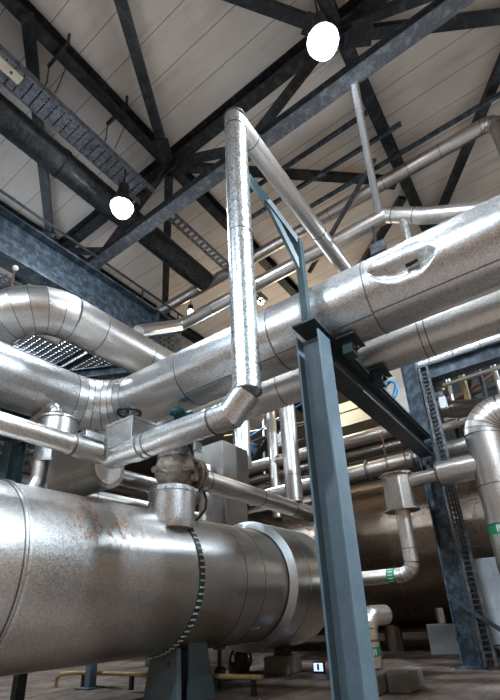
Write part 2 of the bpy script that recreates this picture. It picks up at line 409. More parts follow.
# lamps
def lamp(x, y, z, top, label, r=.25):
    t = thing('high_bay_lamp', label, 'lamp', (x,y,z-.26), 'glowing high bay lamps')
    MB().ball((x,y,z), (r,r,r*1.06)).build('lamp_glass', M['lamp'], t)
    MB().lathe([(0,.62),(.10,.62),(.13,.30),(r*.9,.17),(r*1.16,.02),(r*1.12,.02),(r*.86,.16),(0,.16)], (x,y,z)).build('lamp_housing', M['roof_steel'], t)
    MB().tube([(x,y,z+.6),(x,y,top)], .018, 8).build('suspension_rod', M['black'], t)
lamp(3.80,1.035,8.65,10.64,'larger glowing high bay lamp hanging at the top centre of the picture', .205)
lamp(3.88,5.60,8.66,9.77,'smaller glowing high bay lamp hanging beneath the cable tray at left', .20)
for x, y, z, lab in ((8.35,7.95,9.95,'small warm light far back above the pipe by the girder end'), (9.3,5.9,9.95,'small warm light glowing beside the tall vertical pipe, above the large pipe')):
    t = thing('bulkhead_light', lab, 'lamp', (x,y,z), 'small warm lights far back')
    MB().ball((x,y,z), .10, 14, 8).build('lamp_glass', M['lamp_small'], t)
    MB().lathe([(0,.26),(.08,.26),(.09,.08),(0,.08)], (x,y,z), n=16).build('lamp_housing', M['black'], t)
    MB().tube([(x,y,z+.25),(x,y,10.99)], .012, 8).build('suspension_rod', M['black'], t)

# ------------------------------------------------------------------ left girder, hand rail, gratings
t = thing('girder', 'deep mottled blue steel girder crossing the upper left', 'girder', (2,7.75,7.68))
MB().beam((-5,7.75,8.28), (7.75,7.75,8.28), 1.06, .42, .05, .03).build('girder_web', M['girder'], t)
for x in (6.7,): MB().span((x-.015,7.56,7.74), (x+.015,7.74,8.80)).build('stiffener', M['girder'], t)
for x in (6.95,7.10,7.25,7.40):
    for z in (8.0,8.15,8.30,8.45): MB().lathe([(0,.03),(.022,.03),(.022,0)], (x,7.736,z), (0,-1,0), 8, False).build('bolt', M['black'], t)
t = thing('handrail', 'thin dark handrail pipe along the top of the blue girder', 'handrail', (2,7.6,8.8))
MB().tube([(-5,7.6,9.22),(7.7,7.6,9.22)], .032, 12).build('rail', M['steel_dark'], t)
for k in range(9): MB().tube([(-3.1+k*1.32,7.6,8.81),(-3.1+k*1.32,7.6,9.22)], .022, 10).build('post', M['steel_dark'], t)
t = thing('grating_platform', 'open steel grating platform beyond the blue girder', 'platform', (2,10,7.62))
g = MB()
for k in range(50): g.span((-4.5,8.05+k*.12,7.66), (7.4,8.05+k*.12+.025,7.70))
for k in range(80): g.span((-4.5+k*.15,8.0,7.67), (-4.5+k*.15+.04,14,7.695))
g.build('grating', M['grate'], t)
for x in (-3,-.2,2.75,5.6): MB().beam((x,7.99,7.52), (x,14,7.52), .26, .16).build('joist', M['steel_dark'], t)
MB().span((-4.5,13.95,7.4), (7.4,14.05,7.8)).build('edge_beam', M['steel_dark'], t)
t = thing('hanger_rod', 'short rusty rod with a white knob hanging from the girder flange', 'hanger', (2.9,7.6,7.2))
MB().tube([(3.0,7.62,7.67),(2.95,7.5,7.05)], .018, 8).build('rod', M['rust'], t)
MB().ball((2.98,7.56,7.58), .055, 12, 8).build('knob', M['white'], t, label='white round knob')
t = thing('grating_walkway', 'narrow grating walkway behind the large pipe, left of the tall vertical pipe', 'walkway', (7.8,5.5,7.5))
g = MB()
for k in range(12): g.span((7.5+k*.06,3.2,7.55), (7.5+k*.06+.02,7.3,7.58))
for k in range(46): g.span((7.5,3.2+k*.09,7.553), (8.2,3.2+k*.09+.03,7.577))
g.build('grating', M['grate'], t)
for x in (7.46,8.24): MB().span((x-.03,3.2,7.42), (x+.03,7.3,7.66)).build('edge_beam', M['steel_dark'], t)
b = MB().beam((4.7,10.2,6.7), (6.2,7.3,6.7), .26, .2)
solo('short_beam', 'short teal beam seen between the segmented bend and the large pipe at left', 'beam', b, M['girder'])
solo('thin_platform_pipe', 'slim grey pipe under the grating at the left edge', 'pipe', MB().tube([(-3,8.6,7.2),(4.6,8.6,7.2)], .13, 20), M['alu'])

# ------------------------------------------------------------------ main pipework
# large pipe with dent
PX, PZ, PR = 4.68, 4.67, .48
t = thing('large_insulated_pipe', 'large bright insulated pipe with a dented patch crossing the whole middle', 'pipe', (PX,3,PZ-PR))
A = arc_pts((PX,6.58,PZ), (0,1,0), (-1,0,0), .85, 6)
MB().tube([(PX,1.75,PZ), A[0]], PR, 56).build('cladding', M['zinc'], t)
def dented():
    mb = MB(); ny, na = 150, 150; y0, y1 = -3.2, 1.75; vs = []
    ys = [y0 + (y1-y0)*i/ny for i in range(ny+1)]
    ys = [-3.2, -2, -1, -.3] + [.0 + 1.3*i/110 for i in range(111)] + [1.5, 1.75]
    ang = [math.radians(a) for a in list(range(-120, 120, 6)) + [120 + 1.0*k for k in range(0, 100)] + [220 + 5*k for k in range(0, 4)]]
    for y in ys:
        for a in ang:
            d = 0
            u = (y - .76)/.40; c = math.radians(183) - .12*u; w = (a - c)/math.radians(34)
            if abs(u) < 1:
                e = 1 - u*u; hw = max(.05, e**.8)
                q = w/hw
                if abs(q) < 1:
                    # sharp crease off-centre: deep on the upper face, rising fast on the lower lip
                    f = (1+q)/1.25 if q < .25 else (1-q)/.75
                    d = -.15*e**.6*max(0, f)
                    if q > .25: d += .035*math.sin((q-.25)/.75*PI)*e
                    if q > -.2: d += .05*(abs(((u*1.6+.2) % 1)-.5)-.25)*e*min(1,(q+.2)*3)*(1-max(0,q))
                    if q < 0: d += .02*e*math.sin(-q*PI)
            r = PR + d
            vs.append((PX + r*math.cos(a), y, PZ + r*math.sin(a)))
    m = len(ang); fs = []
    for i in range(len(ys)-1):
        for k in range(m): fs.append((i*m+k, i*m+(k+1) % m, (i+1)*m+(k+1) % m, (i+1)*m+k))
    return mb.add(vs, fs, True)
dented().build('dented_cladding', M['zinc'], t, label='bright cladding with a torn leaf-shaped dent')
tr = MB()
for k, (y, a, rr) in enumerate(((.66,187,0),)):
    a = math.radians(a); e = V((math.cos(a), 0, math.sin(a))); q = V((-math.sin(a), 0, math.cos(a)))
    c = V((PX,y,PZ)) + e*(PR-.02)
    tr.prism([c+e*-.03+V((0,-.08,0)), c+e*-.05+q*.008, c+e*-.03+V((0,.06,0))+q*.01, c+e*-.05-q*.006], None, e*-.14)
tr.build('tear', M['black'], t, label='dark torn slit in the dent')
MB().tube(A, PR*1.004, 56).build('elbow', M['zinc'], t)
for j, p in enumerate(A): MB().hoop(p, A[min(j+1,6)]-A[max(j-1,0)], PR, .007, .013, 56).build('seam_band', M['band'], t)
MB().tube([A[-1], (-3,6.58,PZ)], PR, 56).build('cladding', M['zinc'], t)
for y in (-1.4,1.22,2.62,4.35): MB().hoop((PX,y,PZ), (0,1,0), PR, .008, .014, 56).build('seam_band', M['band'], t)
for a, y0, y1 in ((238,1.22,2.62), (240,2.62,4.35), (236,-1.4,1.22)):
    a = math.radians(a); p = V((PX+PR*math.cos(a), 0, PZ+PR*math.sin(a)))
    MB().bar(p+V((0,y0,0)), p+V((0,y1,0)), .012, .02, (math.cos(a),0,math.sin(a))).build('lap_seam', M['band'], t)

pipe('parallel_insulated_pipe', 'insulated pipe running parallel just below the dented large pipe', 'pipe',
     [(5.71,-3.5,4.51),(5.71,9.5,4.51)], .313, M['alu'], seams=[(0,.335),(0,.342),(0,.15),(0,.52),(0,.66),(0,.8)], bw=.015, n=44)

# tall pipe, its horizontal legs
t = thing('tall_vertical_pipe', 'tall bright spangled vertical pipe with mitred bends in front of everything', 'pipe', (3.33,2.42,2.7))
VR = .147; zt = 7.58
MB().tube([(3.30,4.50,2.95),(3.31,2.56,2.95),(3.335,2.36,3.16)], VR+.006, 36).build('lower_leg_cladding', M['zinc'], t)
MB().tube([(3.335,2.36,3.16),(3.35,2.36,zt-.12)], VR+.006, 36).build('riser_cladding', M['zinc_bright'], t)
MB().hoop((3.335,2.36,3.16), (0,0,1), VR+.006, .008, .014, 36).build('seam_band', M['band'], t)
MB().tube([(3.35,2.36,zt-.12),(3.35,2.36,zt-.04),(3.43,2.36,zt),(16,2.36,zt)], VR-.002, 36).build('upper_leg_cladding', M['alu'], t)
for z in (3.45,5.35,7.35,7.62): MB().hoop((3.35,2.36,z), (0,0,1), VR+.006, .008, .014, 36).build('seam_band', M['band'], t)
for x in (3.75,5.9,8.2,11): MB().hoop((x,2.36,zt), (1,0,0), VR, .008, .014, 36).build('seam_band', M['band'], t)
for y in (2.78,3.78): MB().hoop((3.31,y,2.95), (0,1,0), VR+.006, .008, .02, 36).build('seam_band', M['band'], t)
MB().tube([(3.30,4.05,2.95),(3.30,3.88,2.95)], VR+.02, 36).build('end_collar', M['zinc'], t)

t = thing('left_inlet_pipe', 'slim bright pipe entering from the left edge and meeting the corner box', 'pipe', (1,4.5,2.85))
MB().tube([(-3,4.5,2.975),(2.72,4.5,2.975)], .118, 32).build('cladding', M['alu'], t)
MB().tube([(2.72,4.5,2.975),(3.16,4.5,2.96)], .135, 32).build('sleeve', M['alu'], t)
for x in (2.74,3.12,.9): MB().hoop((x,4.5,2.97), (1,0,0), .13, .01, .025, 32).build('seam_band', M['band'], t)
MB().bar((2.80,4.40,3.075), (3.1,4.40,3.065), .03, .02).build('rivet_strip', M['band'], t)

t = thing('corner_box', 'square galvanised cover box sitting on the pipe corner at left', 'cover box', (3.3,4.2,2.95))
MB().span((3.14,3.92,2.98), (3.50,4.42,3.30)).build('box_shell', M['zinc'], t, bevel=.008)
MB().span((2.86,4.40,2.98), (3.12,4.66,3.17)).build('side_cover', M['zinc'], t, bevel=.006)
MB().span((3.13,3.905,3.28), (3.51,4.43,3.312)).build('lid_flange', M['zinc'], t)
t = thing('valve_cover_drum', 'grey sheet-metal valve cover with a rounded bottom under the left pipe', 'cover box', (3.2,5.1,2.6))
poly = []
for k in range(17):
    a = PI + PI*k/16; poly.append((3.50+.26*math.cos(a), 4.80, 2.92+.27*math.sin(a)))
poly = [(3.24,4.80,3.42)] + poly + [(3.76,4.80,3.42)]
MB().prism(poly, None, (0,1.0,0)).build('cover_shell', M['alu_dark'], t, bevel=.006)
MB().lathe([(0,.02),(.19,.02),(.205,0)], (3.50,4.80,2.92), (0,-1,0), 32).build('end_disc', M['alu'], t, label='pale round end disc')
t = thing('valve_neck_drum', 'upright galvanised drum with a rim flange, half hidden by the left inlet pipe', 'cover box', (3.42,6.0,2.1))
MB().tube([(3.42,6.0,3.95),(3.42,6.0,3.22)], .28, 36).build('drum_shell', M['zinc'], t)
for z in (3.94,3.23): MB().hoop((3.42,6.0,z), (0,0,1), .28, .022, .035, 36).build('rim_flange', M['alu_dull'], t)
MB().tube([(3.22,5.98,3.22),(3.22,5.98,2.95),(3.10,5.95,2.62),(3.10,5.95,2.24)], .11, 24).build('lower_stub', M['alu'], t)
pipe('hooked_pipe', 'small hooked pipe bending down into the rim-flanged drum at left', 'pipe',
     [(3.32,7.2,3.88),(3.36,6.02,4.21),(3.36,6.02,3.95)], .10, M['alu'], bends={1:(.13,4)}, n=24, bw=.012)

# segmented bend at left
pipe('segmented_bend_pipe', 'fat insulated pipe with a segmented bend below the girder at left', 'pipe',
     [(2.72,9.4,4.95),(2.72,6.64,6.36),(9.6,6.64,6.36)], .43, M['alu'], bends={1:(.98,7)}, seams=[(0,.3),(1,.10),(1,.3)], n=44)

# inclined rack pipes at upper right
pipe('upper_right_pipe', 'silver pipe under the roof at upper right with a bend turning down', 'pipe',
     [(7.63,-1.0,5.6),(7.63,-1.0,9.9),(7.63,13,9.84)], .15, M['alu_dull'], bends={1:(.26,4)}, seams=[(1,.06),(1,.11),(1,.15),(1,.25),(1,.36),(1,.5)], n=32, bw=.015)
pipe('kinked_pipe', 'silver pipe with a kink at each end running above the large dented pipe', 'pipe',
     [(7.0,-1.6,6.55),(7.0,.62,7.80),(7.0,1.30,8.30),(7.0,7.02,8.27),(5.6,6.98,7.26)], .155, M['alu'], seams=[(1,.25),(1,.8),(2,.2),(2,.55),(2,.8)], n=32, bw=.015)
solo('pale_hanger_post', 'pale bluish tube sloping from the roof truss down to the kinked pipe at upper right', 'hanger', MB().tube([(4.86,.94,9.14),(6.93,1.43,8.38)], .07, 20), M['white_metal'])
solo('pipe_stub', 'short bright pipe stub under the kinked pipe, just above the dent', 'pipe', MB().tube([(7.0,1.02,8.0),(7.0,1.02,6.9)], .075, 20), M['zinc_bright'])
t = thing('pipe_bracket', 'small grey box bracket beside the pale hanger tube', 'bracket', (6.9,1.45,7.3))
MB().bar((6.95,1.60,8.12), (6.9,1.6,7.2), .05, .05).build('strut', M['steel_dark'], t)
MB().span((6.82,1.42,7.35), (6.95,1.72,7.6)).build('bracket_box', M['roof_galv'], t, bevel=.01)
t = thing('strut_rail', 'slim purple-grey strut sloping behind the sloping upper pipe', 'strut', (7.2,2,8))
MB().bar((7.35,3.3,8.2), (7.35,1.35,10.4), .10, .05, (1,0,0)).build('strut_bar', M['roof_galv'], t)

# ------------------------------------------------------------------ columns and beams
t = thing('steel_column', 'blue-grey steel column standing in the middle foreground', 'column', (4.1,1.9,0))
c1 = MB().beam((4.1,1.9,0), (4.1,1.9,4.03), .31, .30, .022, .016, (0,1,0)); c1.build('column_shaft', M['paint_blue'], t, bevel=.004)
MB().span((3.85,1.65,0), (4.35,2.15,.03)).build('base_plate', M['paint_blue'], t)
t = thing('cross_beam', 'dark steel beam running back from the middle column to the far column', 'beam', (6.4,1.9,3.75))
MB().beam((4.27,1.9,3.92), (8.76,1.9,3.92), .38, .26, .03, .02).build('beam_length', M['steel_dark'], t)
MB().span((3.86,1.74,4.115), (8.76,2.04,4.14)).build('top_plate', M['steel_dark'], t)
for x, z1, lab in ((4.68,4.205,'pipe shoe under the dented large pipe'), (5.71,4.215,'pipe shoe under the parallel pipe')):
    s = thing('pipe_shoe', 'dark bracket ' + lab, 'pipe shoe', (x,1.9,4.14), 'pipe shoes on the dark cross beam')
    MB().span((x-.20,1.52,4.165), (x+.20,2.25,4.185)).build('shoe_plate', M['steel_dark'], s)
    MB().span((x-.02,1.56,4.185), (x+.02,2.22,z1)).build('shoe_web', M['steel_dark'], s)
    MB().span((x-.10,1.60,3.98), (x+.10,1.73,4.165)).build('clip', M['paint_teal'], s)
    MB().tube([(x,1.60,4.06),(x,1.55,4.06)], .03, 8).build('clip_bolt', M['black'], s)
t = thing('gooseneck_bracket', 'teal triangular bracket rising from the middle column to the tall pipe', 'bracket', (4.0,1.9,4.14))
up = V((4.0,1.9,5.46))
MB().bar((4.0,1.9,4.14), up+V((0,0,.05)), .09, .09, (0,1,0)).build('upright', M['paint_teal'], t)
q = V((3.62,2.10,6.02)); e = V((3.50,2.38,6.72))
MB().bar(up, q, .08, .08).build('arm', M['paint_teal'], t)
MB().bar(q-(e-q)*.02, e, .08, .08).build('arm', M['paint_teal'], t)
MB().bar((4.0,1.9,5.02), q, .05, .07).build('brace', M['paint_teal'], t)

t = thing('far_column', 'dark mottled steel column standing at the right, joined by the cross beam', 'column', (8.93,1.9,0))
MB().beam((8.93,1.9,.04), (8.93,1.9,6.02), .32, .32, .024, .018, (0,1,0)).build('column_shaft', M['girder'], t)
MB().span((8.68,1.65,0), (9.18,2.15,.04)).build('base_plate', M['girder'], t)
t = thing('right_beam', 'dark beam with a blue lower flange running off the right edge from the far column', 'beam', (8.93,-.5,5.6))
MB().beam((8.93,1.72,5.55), (8.93,-4,5.55), .34, .28, .03, .02).build('beam_length', M['girder'], t)
t = thing('vertical_cable_ladder', 'narrow cable ladder climbing beside the far column', 'cable ladder', (8.72,1.62,0))
for y in (1.50,1.66): MB().bar((8.66,y,.05), (8.66,y,5.6), .03, .05, (0,1,0)).build('side_rail', M['roof_galv'], t)
for k in range(60): MB().span((8.645,1.50,.15+k*.09), (8.675,1.66,.18+k*.09)).build('rung', M['steel_dark'], t)
solo('ladder_cables', 'thin dark cables tied to the narrow cable ladder', 'cables', MB().smooth_tube([(8.69,1.56,.1),(8.69,1.55,2),(8.69,1.57,4),(8.69,1.56,5.5)], .02, 8).smooth_tube([(8.70,1.61,.1),(8.70,1.6,2),(8.70,1.62,4),(8.70,1.61,5.5)], .016, 8), M['black'])
t = thing('sloping_cable_tray', 'short sloping cable tray branching off to the right at the foot of the column', 'cable tray', (8.6,1.4,.4))
for dx in (-.08,.08): MB().bar((8.62+dx,2.0,1.14), (8.48+dx,.9,.28), .02, .05).build('side_rail', M['steel_dark'], t)
for k in range(14):
    f = k/13; p = V((8.62,2.0,1.14)).lerp(V((8.48,.9,.28)), f)
    MB().bar(p-V((.08,0,0)), p+V((.08,0,0)), .03, .02).build('rung', M['steel_dark'], t)
solo('conduit', 'grey conduit curving along the floor at the lower right corner', 'conduit', MB().smooth_tube([(8.9,1.58,1.9),(8.9,1.6,1.0),(8.88,1.6,.5),(8.85,1.52,.33),(8.8,1.35,.27),(8.8,.6,.25)], .04, 12), M['roof_galv'])
t = thing('left_column', 'dark teal column behind the drum at the left edge', 'column', (3.35,7.1,0))
MB().beam((3.35,7.1,0), (3.35,7.1,3.86), .26, .26, .02, .015, (1,0,0)).build('column_shaft', M['paint_teal'], t)
MB().span((3.15,6.9,0), (3.55,7.3,.03)).build('base_plate', M['paint_teal'], t)
solo('left_beam', 'dark teal beam on top of the left column, under the inlet pipe', 'beam', MB().beam((-2,7.1,4.0), (4.3,7.1,4.0), .26, .22), M['paint_teal'])

# ------------------------------------------------------------------ big drum
DY, DZ, DR = 5.23, 1.573, 1.0
t = thing('insulated_drum', 'huge weathered horizontal drum lying across the lower left', 'drum', (4,DY,DZ-DR))
MB().tube([(-3,DY,DZ),(7.02,DY,DZ)], DR, 96).build('shell', M['drum'], t)
MB().tube([(7.05,DY,DZ),(8.5,DY,DZ)], 1.15, 96).build('wide_shell', M['drum'], t)
MB().lathe([(1.0,-.06),(1.0,.03),(1.155,.03),(1.155,-.0),(1.02,-.06)], (7.03,DY,DZ), (1,0,0), 96).build('step_ring', M['white_metal'], t, label='pale stepped ring round the drum')
MB().tube([(8.48,DY,DZ),(8.56,DY,DZ)], 1.0, 64).build('end_cap', M['drum'], t)
MB().hoop((2.30,DY,DZ), (1,0,0), DR, .018, .03, 96).build('hoop_band', M['zinc'], t)
MB().hoop((2.25,DY,DZ), (1,0,0), DR, .010, .012, 96).build('hoop_band', M['band'], t)
MB().hoop((5.75,DY,DZ), (1,0,0), DR, .005, .01, 96).build('hoop_band', M['band'], t)
MB().hoop((6.25,DY,DZ), (1,0,0), DR, .005, .008, 96).build('hoop_band', M['band'], t)
MB().hoop((7.5,DY,DZ), (1,0,0), 1.15, .005, .010, 96).build('hoop_band', M['band'], t)
MB().hoop((4.72,DY,DZ), (1,0,0), DR, .012, .10, 96).build('strap_band', M['paint_teal'], t, label='dark strap band with pale bolts')
for k in range(74):
    a = 2*PI*k/74; R = DR+.016
    p = V((4.72, DY+R*math.cos(a), DZ+R*math.sin(a)))
    MB().bar(p-V((.045,0,0)), p+V((.045,0,0)), .022, .02, (0,math.cos(a),math.sin(a))).build('strap_bolt', M['white'], t)
lb = MB()
a = PI+.85; p = V((6.2, DY+1.004*math.cos(a), DZ+1.004*math.sin(a))); nrm = V((0,math.cos(a),math.sin(a))); tg = V((0,-nrm.z,nrm.y))
for k in range(6): lb.bar(p+V((.05*k,0,0)), p+V((.05*k+.035,0,0)), .035, .006, nrm)
lb.build('stencil_mark', M['cream'], t, label='faint pale stencil mark')
t = thing('drum_support', 'tapered blue-grey pedestal carrying the drum, with a small stencilled figure', 'support', (4.95,5.0,0))
def taper(x0,x1,y0,y1,X0,X1,Y0,Y1,z0,z1):
    return MB().add([(x0,y0,z0),(x1,y0,z0),(x1,y1,z0),(x0,y1,z0),(X0,Y0,z1),(X1,Y0,z1),(X1,Y1,z1),(X0,Y1,z1)],
                    [(0,1,2,3),(4,5,6,7),(0,1,5,4),(1,2,6,5),(2,3,7,6),(3,0,4,7)])
taper(4.98,5.52,4.70,4.74,5.02,5.38,4.74,4.78,0,.70).build('front_plate', M['paint_blue'], t)
taper(4.98,5.52,5.40,5.44,5.02,5.38,5.36,5.40,0,.62).build('rear_plate', M['paint_blue'], t)
taper(5.16,5.20,4.74,5.40,5.16,5.20,4.78,5.36,0,.62).build('web_plate', M['paint_blue'], t)
taper(4.72,4.80,4.66,5.30,4.78,4.86,4.74,5.24,0,.66).build('side_plate', M['paint_blue'], t)
taper(4.80,4.98,4.90,4.95,4.86,5.02,4.90,4.95,0,.64).build('link_plate', M['paint_blue'], t)
st = MB().torus((4.765,4.86,.44), (1,0,0), .024, .007, 14, 6).torus((4.765,4.86,.487), (1,0,0), .021, .007, 14, 6)
st.build('stencil', M['black'], t)

# valve on the drum
t = thing('drum_valve', 'weathered globe valve with a teal bonnet standing on top of the drum', 'valve', (4.53,4.63,2.3))
vx, vy = 4.51, 4.63
MB().tube([(vx,vy,2.20),(vx,vy,2.79)], .335, 44).build('neck', M['zinc'], t)
nb = MB().hoop((vx,vy,2.75), (0,0,1), .335, .014, .06, 44).build('neck_band', M['zinc_bright'], t)
tb = MB()
for k in range(4): tb.bar((vx-.16+.06*k, vy-.345+.012*k, 2.745), (vx-.12+.06*k, vy-.352+.012*k, 2.745), .012, .03)
MB().span((vx+.1,vy-.335,2.73), (vx+.2,vy-.30,2.77)).build('name_tag', M['white'], nb)
B = V((vx+.05,vy,2.79))
body = MB().lathe([(0,0),(.17,0),(.20,.03),(.20,.07),(.25,.11),(.29,.20),(.305,.29),(.29,.38),(.26,.46),(.27,.47),(.27,.52),(.19,.55),(0,.55)], B, n=40).build('valve_body', M['cast'], t)
for k in range(10):
    a = 2*PI*k/10
    MB().lathe([(0,.09),(.024,.09),(.024,0)], B+V((.235*math.cos(a), .235*math.sin(a), .47)), n=6, smooth=False).build('bolt', M['cast'], body)
MB().tube([B+V((-.12,-.25,.22)), B+V((.02,-.36,.26)), B+V((.16,-.27,.24))], .03, 10).build('body_rib', M['cast'], body)
MB().lathe([(0,0),(.07,0),(.07,.06),(0,.06)], B+V((.10,-.27,.17)), (.3,-.95,0), 12).build('drain_boss', M['cast'], body)
MB().span(B+V((-.24,-.34,.44)), B+V((-.08,-.30,.56))).build('tag_plate', M['roof_galv'], t)
MB().span(B+V((.12,-.30,.60)), B+V((.27,-.26,.74))).build('tag_plate', M['white_metal'], t)
MB().lathe([(.21,.53),(.21,.60),(.12,.68),(.085,.80),(.085,.95)], B, n=24).build('bonnet', M['teal'], t)
MB().tube([B+V((0,0,.9)), B+V((0,0,1.20))], .045, 14).build('spindle', M['teal'], t)
ac = B+V((-.03,-.06,1.25))
MB().ball(ac, (.13,.11,.08)).tube([ac+V((-.12,.06,-.02)), ac+V((.20,-.10,-.02))], .05, 14).lathe([(0,0),(.07,0),(.07,.05),(0,.05)], ac+V((.17,-.085,-.02)), (.9,-.43,0), 14).tube([ac, ac+V((0,0,.12))], .03, 10).build('actuator', M['teal'], t)
fl = MB().lathe([(0,0),(.29,0),(.29,.05),(0,.05)], (vx+.36,vy,3.08), (1,0,0), 32).lathe([(0,.08),(.29,.08),(.29,.13),(0,.13)], (vx+.36,vy,3.08), (1,0,0), 32).build('flange', M['cast'], t)
for k in range(12):
    a = 2*PI*(k+.5)/12
    MB().lathe([(0,0),(.026,0),(.026,.22),(0,.22)], (vx+.315, vy+.245*math.cos(a), 3.08+.245*math.sin(a)), (1,0,0), 6, False).build('flange_bolt', M['rust'], fl)
MB().torus((vx+.31,vy-.05,3.46), (.4,-.9,.1), .13, .018, 24, 8).tube([(vx+.18,vy-.05,3.46),(vx+.44,vy+.06,3.46)], .012, 8).build('small_handwheel', M['black'], t)
MB().tube([(vx-.45,vy-.14,2.96),(vx-.20,vy-.09,3.0)], .028, 10).lathe([(0,0),(.05,0),(.05,.05),(0,.05)], (vx-.45,vy-.14,2.96), (-.9,-.2,-.1), 10).build('drain_stub', M['cast'], t)
pipe('valve_outlet_pipe', 'dull silver pipe leading right from the drum valve flange', 'pipe',
     [(vx+.49,vy,3.08),(10.4,vy,3.04)], .168, M['alu_dull'], seams=[(0,.05),(0,.33),(0,.55)], n=32, bw=.015)
solo('drain_hose', 'thin black hose drooping below the drum valve flange', 'hose', MB().smooth_tube([(5.30,4.72,2.93),(5.33,4.68,2.78),(5.28,4.66,2.62),(5.18,4.68,2.50),(5.08,4.70,2.40)], .02, 10), M['black'])
t = thing('spindle_handwheel', 'black handwheel on a blue spindle behind the corner box', 'handwheel', (3.55,4.65,3.3))
hc = V((3.58,4.55,3.69))
MB().torus(hc, (0,0,1), .15, .025, 32, 10).build('rim', M['black'], t)
for k in range(5):
    a = 2*PI*k/5
    MB().bar(hc, hc+V((.15*math.cos(a), .15*math.sin(a), 0)), .035, .02).build('spoke', M['black'], t)
MB().lathe([(0,-.03),(.04,-.03),(.04,.04),(0,.04)], hc, n=16).build('hub', M['black'], t)
MB().tube([(3.58,4.55,3.30),(3.58,4.55,3.67)], .03, 12).lathe([(.09,-.36),(.07,-.2),(.035,-.1)], hc, n=16).build('spindle', M['blue'], t, label='blue spindle yoke')

# boxes and pipes right of the valve
t = thing('sheet_metal_box', 'grey sheet-metal box standing behind the valve, with one dark and one pale side', 'cover box', (7.3,6.0,2.7))
MB().span((6.93,5.62,3.66), (7.85,6.45,4.56)).build('box_shell', M['alu_dark'], t, bevel=.01)
MB().span((7.05,5.66,2.55), (7.8,6.3,3.66)).build('lower_shell', M['alu_dark'], t, bevel=.01)
solo('box_riser_pipe', 'bright upright pipe rising from the grey sheet-metal box', 'pipe', MB().tube([(8.35,6.15,4.3),(8.35,6.15,5.85)], .22, 28), M['zinc'])
solo('box_foot_pipe', 'pale upright pipe below the grey sheet-metal box', 'pipe', MB().tube([(6.75,5.95,2.43),(6.75,5.95,4.0)], .14, 24), M['zinc'])
pipe('hanging_riser_pipe', 'upright silver pipe left of the middle column, standing on the valve outlet pipe', 'pipe',
     [(8.12,4.63,3.20),(8.12,4.63,7.4)], .186, M['alu_dull'], seams=[(0,.012),(0,.14)], n=32)
solo('thin_riser_pipe', 'thin upright pipe just left of the silver riser', 'pipe', MB().tube([(10.95,6.86,3.6),(10.95,6.86,8.6)], .16, 24), M['alu'])

# horizontal pipes along the far side
pipe('far_pipe', 'upper silver pipe passing behind the middle column in the pipe bank', 'pipe', [(11,2.3,5.36),(11,15,5.36)], .19, M['alu_dull'], seams=[(0,.2),(0,.42)], n=28, group='far pipe bank')
pipe('far_pipe', 'second dark pipe from the top of the far pipe bank', 'pipe', [(11,2.3,4.93),(11,15,4.93)], .13, M['dark_pipe'], seams=[(0,.25)], n=28, group='far pipe bank')
pipe('far_pipe', 'rust-stained pipe low in the far pipe bank', 'pipe', [(11.2,2.3,4.66),(11.2,15,4.66)], .15, M['dark_pipe'], seams=[(0,.3)], n=28, group='far pipe bank')
pipe('flanged_pipe', 'flanged silver pipe in front of the dark tank, left of the far column', 'pipe', [(9.95,1.2,4.16),(9.95,7.1,4.02)], .18, M['alu_dull'], seams=[(0,.19),(0,.21),(0,.4)], band=.06, bw=.05, n=28)
pipe('dark_back_pipe', 'dark pipe running behind the valve at left, above the drum', 'pipe', [(1.0,7.9,3.95),(10.2,7.9,3.95)], .26, M['dark_pipe'], seams=[(0,.3),(0,.5)], n=32)
pipe('dark_back_pipe', 'lower dark pipe behind the grey valve cover, above the drum', 'pipe', [(1.0,7.46,3.30),(10.2,7.46,3.30)], .17, M['alu_dull'], seams=[(0,.25),(0,.45)], n=32)
t = thing('cream_duct', 'cream boxed duct glimpsed through the gap right of the middle column', 'duct', (13.4,6.5,6.7))
MB().span((13.0,4.25,6.72), (14.2,6.3,7.6)).build('duct_shell', M['cream'], t, bevel=.02)
MB().span((12.96,4.2,6.70), (14.24,4.3,7.65)).build('end_flange', M['cream'], t)
t = thing('far_handrail', 'thin black handrail in front of the cream duct', 'handrail', (12.4,6,6.2))
for z in (6.45,6.95): MB().tube([(12.4,3.8,z),(12.4,9,z)], .025, 8).build('rail', M['black'], t)
for y in (3.8,5.4,7.0,8.6): MB().tube([(12.4,y,5.7),(12.4,y,6.97)], .02, 8).build('post', M['black'], t)
for (x, y, z0, z1, lab) in ((8.05,2.50,3.40,4.3,'rusty chain hanging above the valve box, left one'), (8.05,2.14,3.5,4.1,'rusty chain hanging above the valve box, right one')):
    ch = MB(); n = int((z1-z0)/.05)
    for k in range(n): ch.torus((x,y,z0+.05*k), (1,0,0) if k % 2 else (0,1,0), .022, .007, 10, 5)
    solo('hanging_chain', lab, 'chain', ch, M['rust'], 'rusty chains over the valve box')

